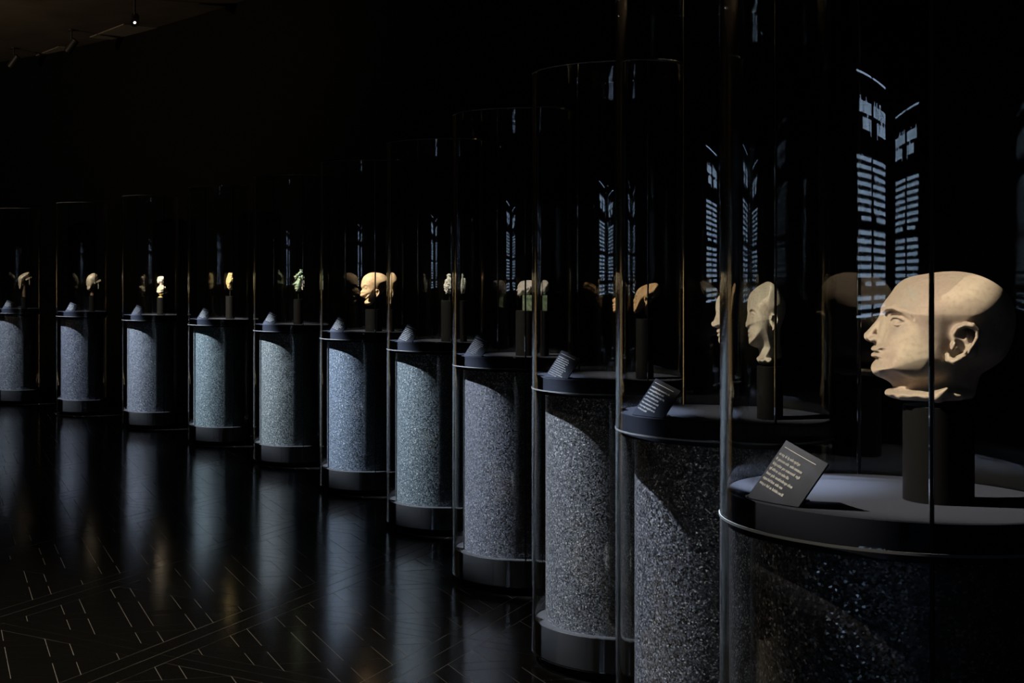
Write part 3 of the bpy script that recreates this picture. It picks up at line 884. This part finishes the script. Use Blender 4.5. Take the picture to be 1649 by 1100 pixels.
# ---- jade mask with headdress
def jade():
    x, y, zt, dia, pin = STAND[5]
    root = tag(empty('jade_mask', (x, y, zt + pin), HEAD_AZ[5]), 'green jade mask with crested headdress and red-lined mouth', 'sculpture')
    s = F_PX / y
    L = lambda a, b: ((482 - a) / s, (471 - b) / s)
    p = [L(*q) for q in ((480, 449), (479.5, 452), (476.5, 455.5), (473, 458.8), (476.5, 460.3), (475.5, 462), (477, 464), (475.8, 466), (477.5, 468), (478.5, 470.5), (484, 470.5), (487, 466), (488, 457), (487, 449))]
    f = Field(-.06, .06, .075, -.006, .125, .0022); f.inflate(p, lerp_tab([(0, .035), (.05, .055), (.12, .055)]), .04)
    face_feats(f, .7, .012, .082, None, None, None, eye_y=.024)
    f.ell((.041, .007, .064), (.009, .006, .006), .004)
    f.build('jade_face', M['jade'], root)
    g = Field(-.07, .05, .085, .08, .20, .0024)
    r_ = np.random.default_rng(3)
    for (a, b, ry) in ((478, 447, .03), (481, 444, .035), (484, 441, .03), (486.5, 438, .014), (488, 446, .04), (490, 449, .05), (484, 447.5, .05)):
        u, v = L(a, b)
        g.ell((u, 0, v), (.013, ry, .013), .004)
        for _ in range(7):
            g.ell((u + r_.uniform(-.013, .013), abs(r_.uniform(0, ry)), v + r_.uniform(-.013, .013)), (.0055, .008, .0055), .002)
    g.build('headdress', M['jade'], root, relax=0)
    for sgn in (1, -1):
        e = MB()
        for k, (a, b) in enumerate(((489.5, 455), (489, 460), (488.3, 465))):
            u, v = L(a, b); e.box((u, sgn * .058, v), (.014, .010, .026), Matrix.Rotation(.15 * k, 3, 'Y'))
        recv(e.build('ear_plaque', M['shell'], root))
    mo = MB(); u, v = L(476.8, 464.3); mo.box((u - .004, 0, v), (.014, .030, .006)); recv(mo.build('mouth_lining', M['red'], root)); add_pin(root, 5)
jade()

# ---- crumpled gold mask
def gold():
    x, y, zt, dia, pin = STAND[4]
    root = tag(empty('gold_mask', (x, y, zt + pin), HEAD_AZ[4]), 'crumpled thin gold mask seen nearly edge on above its stand', 'sculpture')
    f = Field(-.055, .06, .085, -.01, .18, .0025)
    f.ell((.0, 0, .082), (.036, .058, .082), .004, amp=.0045, freq=75)
    f.ell((-.040, 0, .080), (.032, .046, .066), .006, sub=True)
    f.ell((.030, .0, .075), (.010, .009, .022), .006)
    f.ell((.036, .022, .098), (.010, .014, .008), .004, sub=True)
    f.line([(.032, 0, .048), (.026, .02, .048)], .003, .003, sub=True)
    r_ = np.random.default_rng(9)
    for _ in range(26):
        t = r_.uniform(0, 2 * pi)
        f.ell((-.010 + r_.uniform(-.014, .010), abs(.052 * cos(t)), .082 + .074 * sin(t)), (.008, .006, .010), .003, sub=bool(r_.random() < .4))
    f.build('gold_sheet', M['gold'], root, relax=0)
    b = MB(); b.tube([(0, 0, .010), (-.004, 0, .03)], .003, 8); recv(b.build('mask_clip', M['pin'], root)); add_pin(root, 4)
gold()

# ---- small bust
def bust():
    x, y, zt, dia, pin = STAND[3]
    root = tag(empty('small_bust', (x, y, zt), HEAD_AZ[3]), 'small white bust with draped gold-flecked shoulders on a round stand', 'sculpture')
    prof = [(0, .226), (.022, .222), (.036, .210), (.039, .200), (.038, .194), (.046, .182), (.040, .178), (.0405, .172), (.037, .169), (.040, .163), (.037, .154), (.026, .150), (.014, .146), (.014, .128), (-.020, .128), (-.022, .150), (-.034, .168), (-.042, .190), (-.036, .212), (-.020, .224)]
    f = Field(-.06, .06, .05, .12, .235, .0019); f.inflate(prof, lerp_tab([(.12, .024), (.15, .028), (.17, .034), (.22, .034)]), .032)
    face_feats(f, .45, .028, .191, None, None, None, eye_y=.013)
    f.line([(-.004, .034, .190), (-.010, .038, .196), (-.015, .037, .188), (-.008, .035, .174)], .0035, .002)
    f.build('bust_head', M['white'], root)
    g = Field(-.085, .07, .09, .02, .145, .0026)
    g.ell((-.008, 0, .088), (.050, .070, .040), .01)
    g.ell((-.012, 0, .062), (.058, .060, .026), .012, amp=.002, freq=90)
    for k in range(6): g.line([(.030 - k * .006, .012 + k * .009, .112 - k * .003), (.040 - k * .012, .012 + k * .010, .066)], .0035, .003)
    g.ell((-.004, 0, .118), (.024, .026, .02), .01)
    g.build('draped_shoulders', M['lime'], root)
    b = MB(); b.lathe([(0, .0005), (.030, .0005), (.030, .006), (.012, .012), (.012, .022), (.026, .034), (.030, .045), (0, .045)], 40)
    recv(b.build('bust_foot', M['gold'], root))
bust()

# ---- two wooden masks with flared ears
def wooden(i, name, label, dome, chin, slab, neck, face_light):
    x, y, zt, dia, pin = STAND[i]
    root = tag(empty(name, (x, y, zt + pin), HEAD_AZ[i]), label, 'sculpture')
    s = F_PX / y
    cx0 = CX + F_PX * x / y; y0 = HY + F_PX * (CAM_Z - zt - pin) / y
    L = lambda a, b: ((cx0 - a) / s, (y0 - b) / s)
    p = [L(*q) for q in dome]
    us = [q[0] for q in p]; vs = [q[1] for q in p]
    f = Field(min(us) - .02, max(us) + .02, .09, min(vs) - .015, max(vs) + .02, .0035); f.inflate(p, lambda z: .062, .06)
    u, v = L(*chin)
    face_feats(f, .7, u - .020, v + .055, None, None, None, eye_y=.026)
    f.line([(u - .004, 0, v + .05), (u + .005, 0, v + .024)], [.007, .010], .006)
    f.line([(u - .004, 0, v + .006), (u - .012, .016, v + .006)], .008, .004)
    f.line([(u - .006, 0, v - .008), (u - .013, .014, v - .008)], .008, .004)
    f.build('mask_face', M['wood'], root)
    for sgn in (1, -1):
        (a, b), (c, d) = (L(*q) for q in slab)
        e = MB(); ln = sqrt((c - a) ** 2 + (d - b) ** 2)
        e.box(((a + c) / 2, sgn * .066, (b + d) / 2), (ln, .022, .020), Matrix.Rotation(-atan2(d - b, c - a), 3, 'Y'))
        ea = recv(e.build('ear_slab', M['wood'], root))
        h = MB(); u2, v2 = (a + c) / 2, (b + d) / 2
        h.tube([(u2 - .008, sgn * .066, v2), (u2 - .012, sgn * .066, v2 - .045), (u2 - .011, sgn * .066, v2 - .085)], [.004, .006, .003], 8)
        recv(h.build('ear_pendant', M['wood'], ea))
    n = MB(); (a, b), (c, d) = (L(*q) for q in neck)
    n.tube([(a, 0, max(b, .0005)), ((a + c) / 2, 0, (b + d) / 2), (c, 0, d)], [.026, .022, .024], 20)
    recv(n.build('neck_post', M['darkwood'], root))
wooden(2, 'domed_mask', 'grey wooden mask with round domed brow and flared ear slab', [(151.5, 440), (146, 441.5), (141, 446), (138.8, 453), (139.5, 458), (140.5, 461), (140, 464), (141.5, 467.5), (146, 468.5), (151, 463), (155, 456), (158, 449), (157, 443)],
       (141, 462), ((151.3, 456), (162, 451)), ((148.5, 476), (150, 462)), 1)
wooden(1, 'crouched_mask', 'dark wooden mask with flat sloping cap at the far end of the row', [(46, 438.3), (40, 439.5), (34, 442.5), (29.8, 447), (29.3, 452), (30.5, 459), (31, 465.5), (33.5, 466), (36, 461), (39, 453), (42, 449), (47, 445), (47.8, 441)],
       (31.2, 462), ((41.2, 450.5), (50.5, 446)), ((39, 478), (39, 455)), 0)

# ------------------------------------------------------------------ lit text panel on the wall side behind the camera (seen only as reflections in the glass)
def text_panel():
    root = tag(empty('text_panel', (-0.80, -0.10, 0), R(-70)), 'black panel with two columns of lit text mirrored in the glass', 'sign')
    # local: text faces +Y after rotation; local +X is the reader's left
    b = MB(); b.box((0, -0.03, 1.45), (1.5, 0.05, 2.88)); bd = b.build('board', M['board'], root)
    put = lambda u, v: (0.6 - u, 0.0, v)
    random.seed(21)
    for c0 in (0.0, 0.62):
        cw = 0.55
        text_lines([0.95, 0.7], c0, 2.235, 0.06, 0.062, cw, put, M['text'], bd)
        y0 = 2.04
        for blk, nl in enumerate((8, 7, 3)):
            for k in range(nl):
                last = k == nl - 1
                text_lines([random.uniform(.88, 1.0) if not last else random.uniform(.4, .8)], c0, y0, .03, 0.021, cw, put, M['text'], bd)
                y0 -= 0.0315
            y0 -= 0.022
    for v in (2.345, 1.452):
        for c0 in (0.0, 0.62):
            t = MB(); t.add([put(c0, v), put(c0 + .55, v), put(c0 + .55, v + .008), put(c0, v + .008)], [(0, 1, 2, 3)])
            t.build('rule_line', M['text'], bd)
text_panel()

# ------------------------------------------------------------------ ceiling fixtures
def fixture(px, py, zc, heading, tilt, label, on=True):
    Y = (zc - CAM_Z) * F_PX / (HY - py); X = (px - CX) / F_PX * Y
    root = tag(empty('ceiling_spotlight', (X, Y, ZC), heading), label, 'spotlight', 'spotlights on the dark ceiling')
    p = MB(); p.lathe([(0, -.012), (.05, -.012), (.05, 0), (0, 0)], 24); p.build('mount_plate', M['fixture'], root)
    a = MB(); a.tube([(0, 0, -.01), (0, 0, zc - ZC)], .012, 10); a.build('mount_arm', M['fixture'], root)
    can = MB(); d = Vector((cos(tilt), 0, -sin(tilt))); o0 = Vector((0, 0, zc - ZC))
    can.tube([o0 - d * .09, o0 + d * .09], .05, 20); c = can.build('lamp_can', M['fixture'], root)
    if on:
        le = MB(); q = [o0 + d * .0915]; u = d.orthogonal().normalized(); w = d.cross(u)
        vs = [o0 + d * .0915 + (u * cos(2 * pi * k / 20) + w * sin(2 * pi * k / 20)) * .013 for k in range(20)]
        le.add(vs, [tuple(range(20))]); le.build('lens', M['lens'], c)
    return root
fixture(217, 32, 4.42, R(-88), R(30), 'lit black ceiling spotlight with a bright white lens', True)
fixture(115, 74, 4.46, R(160), R(50), 'unlit black ceiling spotlight beyond the lit one', False)
fixture(22, 99, 4.48, R(160), R(50), 'unlit black ceiling spotlight at the far edge of the ceiling', False)
def hatch(px, py, w, d, label):
    Y = (ZC - CAM_Z) * F_PX / (HY - py); X = (px - CX) / F_PX * Y
    b = MB(); b.box((0, 0, 0), (w, d, 0.012))
    o = b.build('ceiling_hatch', M['panel'], None, (X, Y, ZC - 0.006)); o.rotation_euler = (0, 0, R(28))
    tag(o, label, 'hatch', 'pale square hatches in the ceiling'); recv(o)
hatch(203, 52, 0.55, 1.0, 'pale square ceiling hatch beside the lit spotlight')
hatch(103, 84, 0.5, 0.8, 'pale ceiling hatch nearer the far end of the ceiling')

# ------------------------------------------------------------------ one scene unit is a decimetre (keeps the thin glass well above the renderer's tolerances)
K = 10.0
S.unit_settings.system = 'METRIC'; S.unit_settings.scale_length = 1 / K
bpy.context.view_layer.update()
for o in list(COL.objects):
    if o.parent is None:
        o.location = o.location * K
        if o.type in ('MESH', 'EMPTY'): o.scale = (K, K, K)
        if o.type == 'LIGHT': o.data.energy *= K * K; o.data.shadow_soft_size *= K
cam.data.clip_start = 0.5; cam.data.clip_end = 1000
